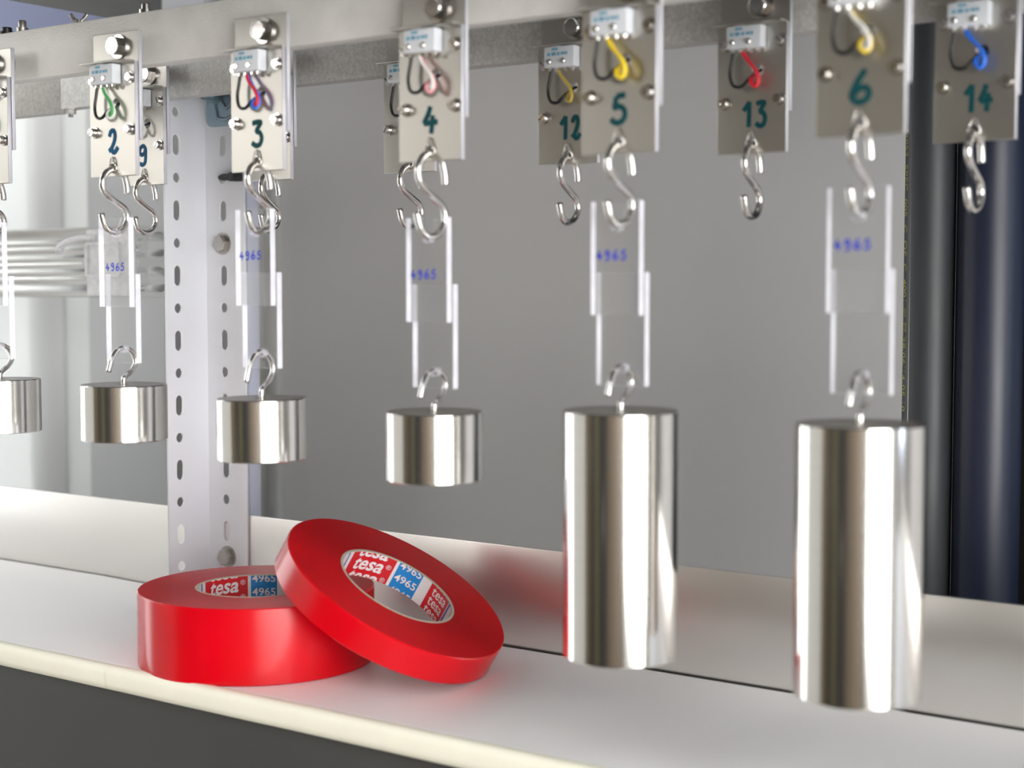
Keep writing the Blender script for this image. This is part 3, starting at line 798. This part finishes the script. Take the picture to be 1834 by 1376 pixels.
for num, x, zt, zl, ztxt, wt, wb, wr in SPEC:
    hz = next(z-0.0028-0.0384*hk[1]-0.0007 for n, _, z, _, _, hk in FRONT if n == num)
    U = acrylic_strip(hz-zt)
    yu = YF-0.0014
    big = num in '56'
    side = {'1': 'cut off by the left picture edge', '2': 'in front of the aluminium profile', '3': 'in front of the slotted post edge', '4': 'just left of the picture middle', '5': 'under bracket 5 with a tall weight', '6': 'nearest to the camera, under bracket 6'}[num]
    t = thing('test_specimen', 'two clear acrylic strips lapped together, '+side, 'specimen', (x, yu, zt), (0, 0, random.uniform(-0.02, 0.02)), 'acrylic lap specimens')
    u = link('upper_strip', U, None, t)
    link('lower_strip', LOWER, None, t, (0.0006, TK+0.0004, zl-zt))
    link('tape_film', box(-HW, HW, TK+0.00005, TK+0.00035, -LEN+0.0003, zl-zt-0.0003), M['film'], t)
    bm = bmesh.new()
    strokes(bm, '4965', -0.0102+(0.003 if num == '2' else 0), ztxt-zt, 0.0031, 0.0046, 0.0014, 0.00046, -0.0001, jit=0.0005, flat=0.2)
    link('pen_writing', fin(bm, 60), M['pen'], u)
    kind = 'tall' if big else 'short'
    wlab = {'1': 'short steel weight cut off by the left picture edge', '2': 'short polished steel weight left of the slotted post', '3': 'short polished steel weight hanging in front of the slotted post', '4': 'short polished steel weight hanging above the leaning tape roll', '5': 'tall polished steel weight right of the tape rolls', '6': 'tallest-looking polished steel weight, rightmost'}[num]
    w = thing('hook_weight', wlab, 'weight', (x+0.0003, yu+TK*1.5+0.0002, wb), (random.uniform(-0.008, 0.008), random.uniform(-0.006, 0.006), 0), kind+' cylinder weights')
    H = wt-wb; b_ = 0.0005
    link('cylinder', lathe([(0, 0), (wr-b_, 0), (wr, b_), (wr, H-b_), (wr-b_, H)], 96), M['weight'], w)
    link('top_face', lathe([(wr-b_, H), (0.004, H), (0.0034, H-0.0006), (0, H-0.0006)], 64), M['weighttop'], w)
    # hook height: apex sits in the hole of the lower strip
    hole = zl-LEN+0.0085
    s = (hole+0.0008-wt)/0.0258
    h = link('hook', WHOOK, M['wire'], w, (0, 0, H))
    h.scale = (1, 1, s)

# ================================================================== tape rolls
def ring_faces(r0, r1, h):
    b = 0.0006
    return [(r0, 0), (r1-b, 0), (r1, b), (r1, h-b), (r1-b, h), (r0, h)]

def arc_patch(a0, a1, h0, h1, r, n=None):
    bm = bmesh.new()
    n = n or max(2, int(abs(a1-a0)/3))
    lo, hi = [], []
    for i in range(n+1):
        a = math.radians(a0+(a1-a0)*i/n)
        lo.append(bm.verts.new((r*math.cos(a), r*math.sin(a), h0))); hi.append(bm.verts.new((r*math.cos(a), r*math.sin(a), h1)))
    for i in range(n): bm.faces.new((lo[i], lo[i+1], hi[i+1], hi[i]))
    return fin(bm, 60)

def arc_text(bm, s, a_left, a_right, base, height, r, h0, h1, shear=0.0, offset=0.0):
    """letters bent round the inside of a core; clipped to h0..h1"""
    me = text_mesh(s, 1.0, shear, offset)
    xs = [v.co.x for v in me.vertices]; ys = [v.co.y for v in me.vertices]
    x0, x1 = min(xs), max(xs); ytop = max(ys)
    tmp = bmesh.new(); tmp.from_mesh(me); bpy.data.meshes.remove(me)
    for v in tmp.verts: v.co = ((v.co.x-x0)/(x1-x0), base+v.co.y*height/ytop, 0)
    for z, n in ((h0, (0, -1, 0)), (h1, (0, 1, 0))):
        bmesh.ops.bisect_plane(tmp, geom=tmp.verts[:]+tmp.edges[:]+tmp.faces[:], plane_co=(0, z, 0), plane_no=n, clear_outer=True)
    vm = {}
    for v in tmp.verts:
        a = math.radians(a_left+(a_right-a_left)*v.co.x)
        vm[v] = bm.verts.new((r*math.cos(a), r*math.sin(a), v.co.y))
    for f in tmp.faces:
        try: bm.faces.new([vm[v] for v in f.verts])
        except ValueError: pass
    tmp.free()

def tape_roll(label, R1, width, shift, row0, num0, loc, rot):
    """row0: height of one tesa baseline; angles run clockwise as read from inside"""
    t = thing('tape_roll', label, 'tape', loc, rot, 'red tape rolls')
    RI, RC = 0.0372, 0.0389
    tw = link('tape_winding', lathe(ring_faces(RC, R1, width), 160, closed=True), [M['tape'], M['tape_side']], t)
    for p_ in tw.data.polygons:
        if abs(p_.normal.z) > 0.9: p_.material_index = 1
    c = link('cardboard_core', lathe([(RI, 0.0002), (RC, 0.0002), (RC, width+0.0002), (RI+0.0002, width+0.0002), (RI, width)], 96, closed=True), M['core'], t)
    h0, h1 = 0.0004, width-0.0003
    ra = RI-0.00008
    link('label_ground', arc_patch(shift+40, shift+210, h0, h1, ra), M['lab_white'], c)
    for a0, a1, m in ((198.2, 195.2, 'lab_navy'), (188.6, 135.0, 'lab_red'), (131.9, 105.0, 'lab_blue'), (93.2, 59.2, 'lab_red'), (57.4, 53.6, 'lab_navy')):
        link('label_field', arc_patch(shift+a0, shift+a1, h0, h1, ra-0.0001), M[m], c)
    rt = ra-0.00026
    bm = bmesh.new(); bn = bmesh.new(); bs = bmesh.new()
    for k in range(-6, 7):
        z = row0+k*0.0096
        if h0-0.009 < z < h1:
            arc_text(bm, 'tesa', shift+179.6, shift+144.6, z, 0.0083, rt, h0, h1, 0.22, 0.022)
            arc_text(bm, '\u00ae', shift+142.8, shift+137.4, z+0.0044, 0.0034, rt, h0, h1)
        z = num0+k*0.0091
        if h0-0.006 < z < h1:
            arc_text(bn, '4965', shift+130.6, shift+106.5, z, 0.0050, rt, h0, h1, 0, 0.012)
        z = row0-0.0002+k*0.0063
        if h0-0.005 < z < h1:
            arc_text(bs, 'tesa', shift+88.6, shift+63.6, z, 0.0052, rt, h0, h1, 0.0, 0.010)
    link('label_lettering', fin(bm), M['lab_white'], c)
    link('label_small_lettering', fin(bs), M['lab_white'], c)
    link('label_number', fin(bn), M['lab_number'], c)
    return t

W1 = 0.0466
tape_roll('wide red tape roll lying flat on the white paper', 0.0749, W1, 9.2, W1-0.0103, W1-0.0044, (-0.7103, 0.7113, 0.0002), (0, 0, 0))
A = Vector((0.4864, 0.1194, 0.8655)).normalized()
E1 = (Vector((1, 0, 0))-A*A.x).normalized(); E2 = A.cross(E1)
R3 = Matrix((E1, E2, A)).transposed()
W2 = 0.0187
cen = Vector((-0.6125, 0.7345, 0.0535))-A*W2
tape_roll('narrow red tape roll leaning on the wide roll', 0.0742, W2, 0.0, W2-0.0128, W2-0.0128, cen+Vector((0, 0, 0.0006)), R3.to_euler())
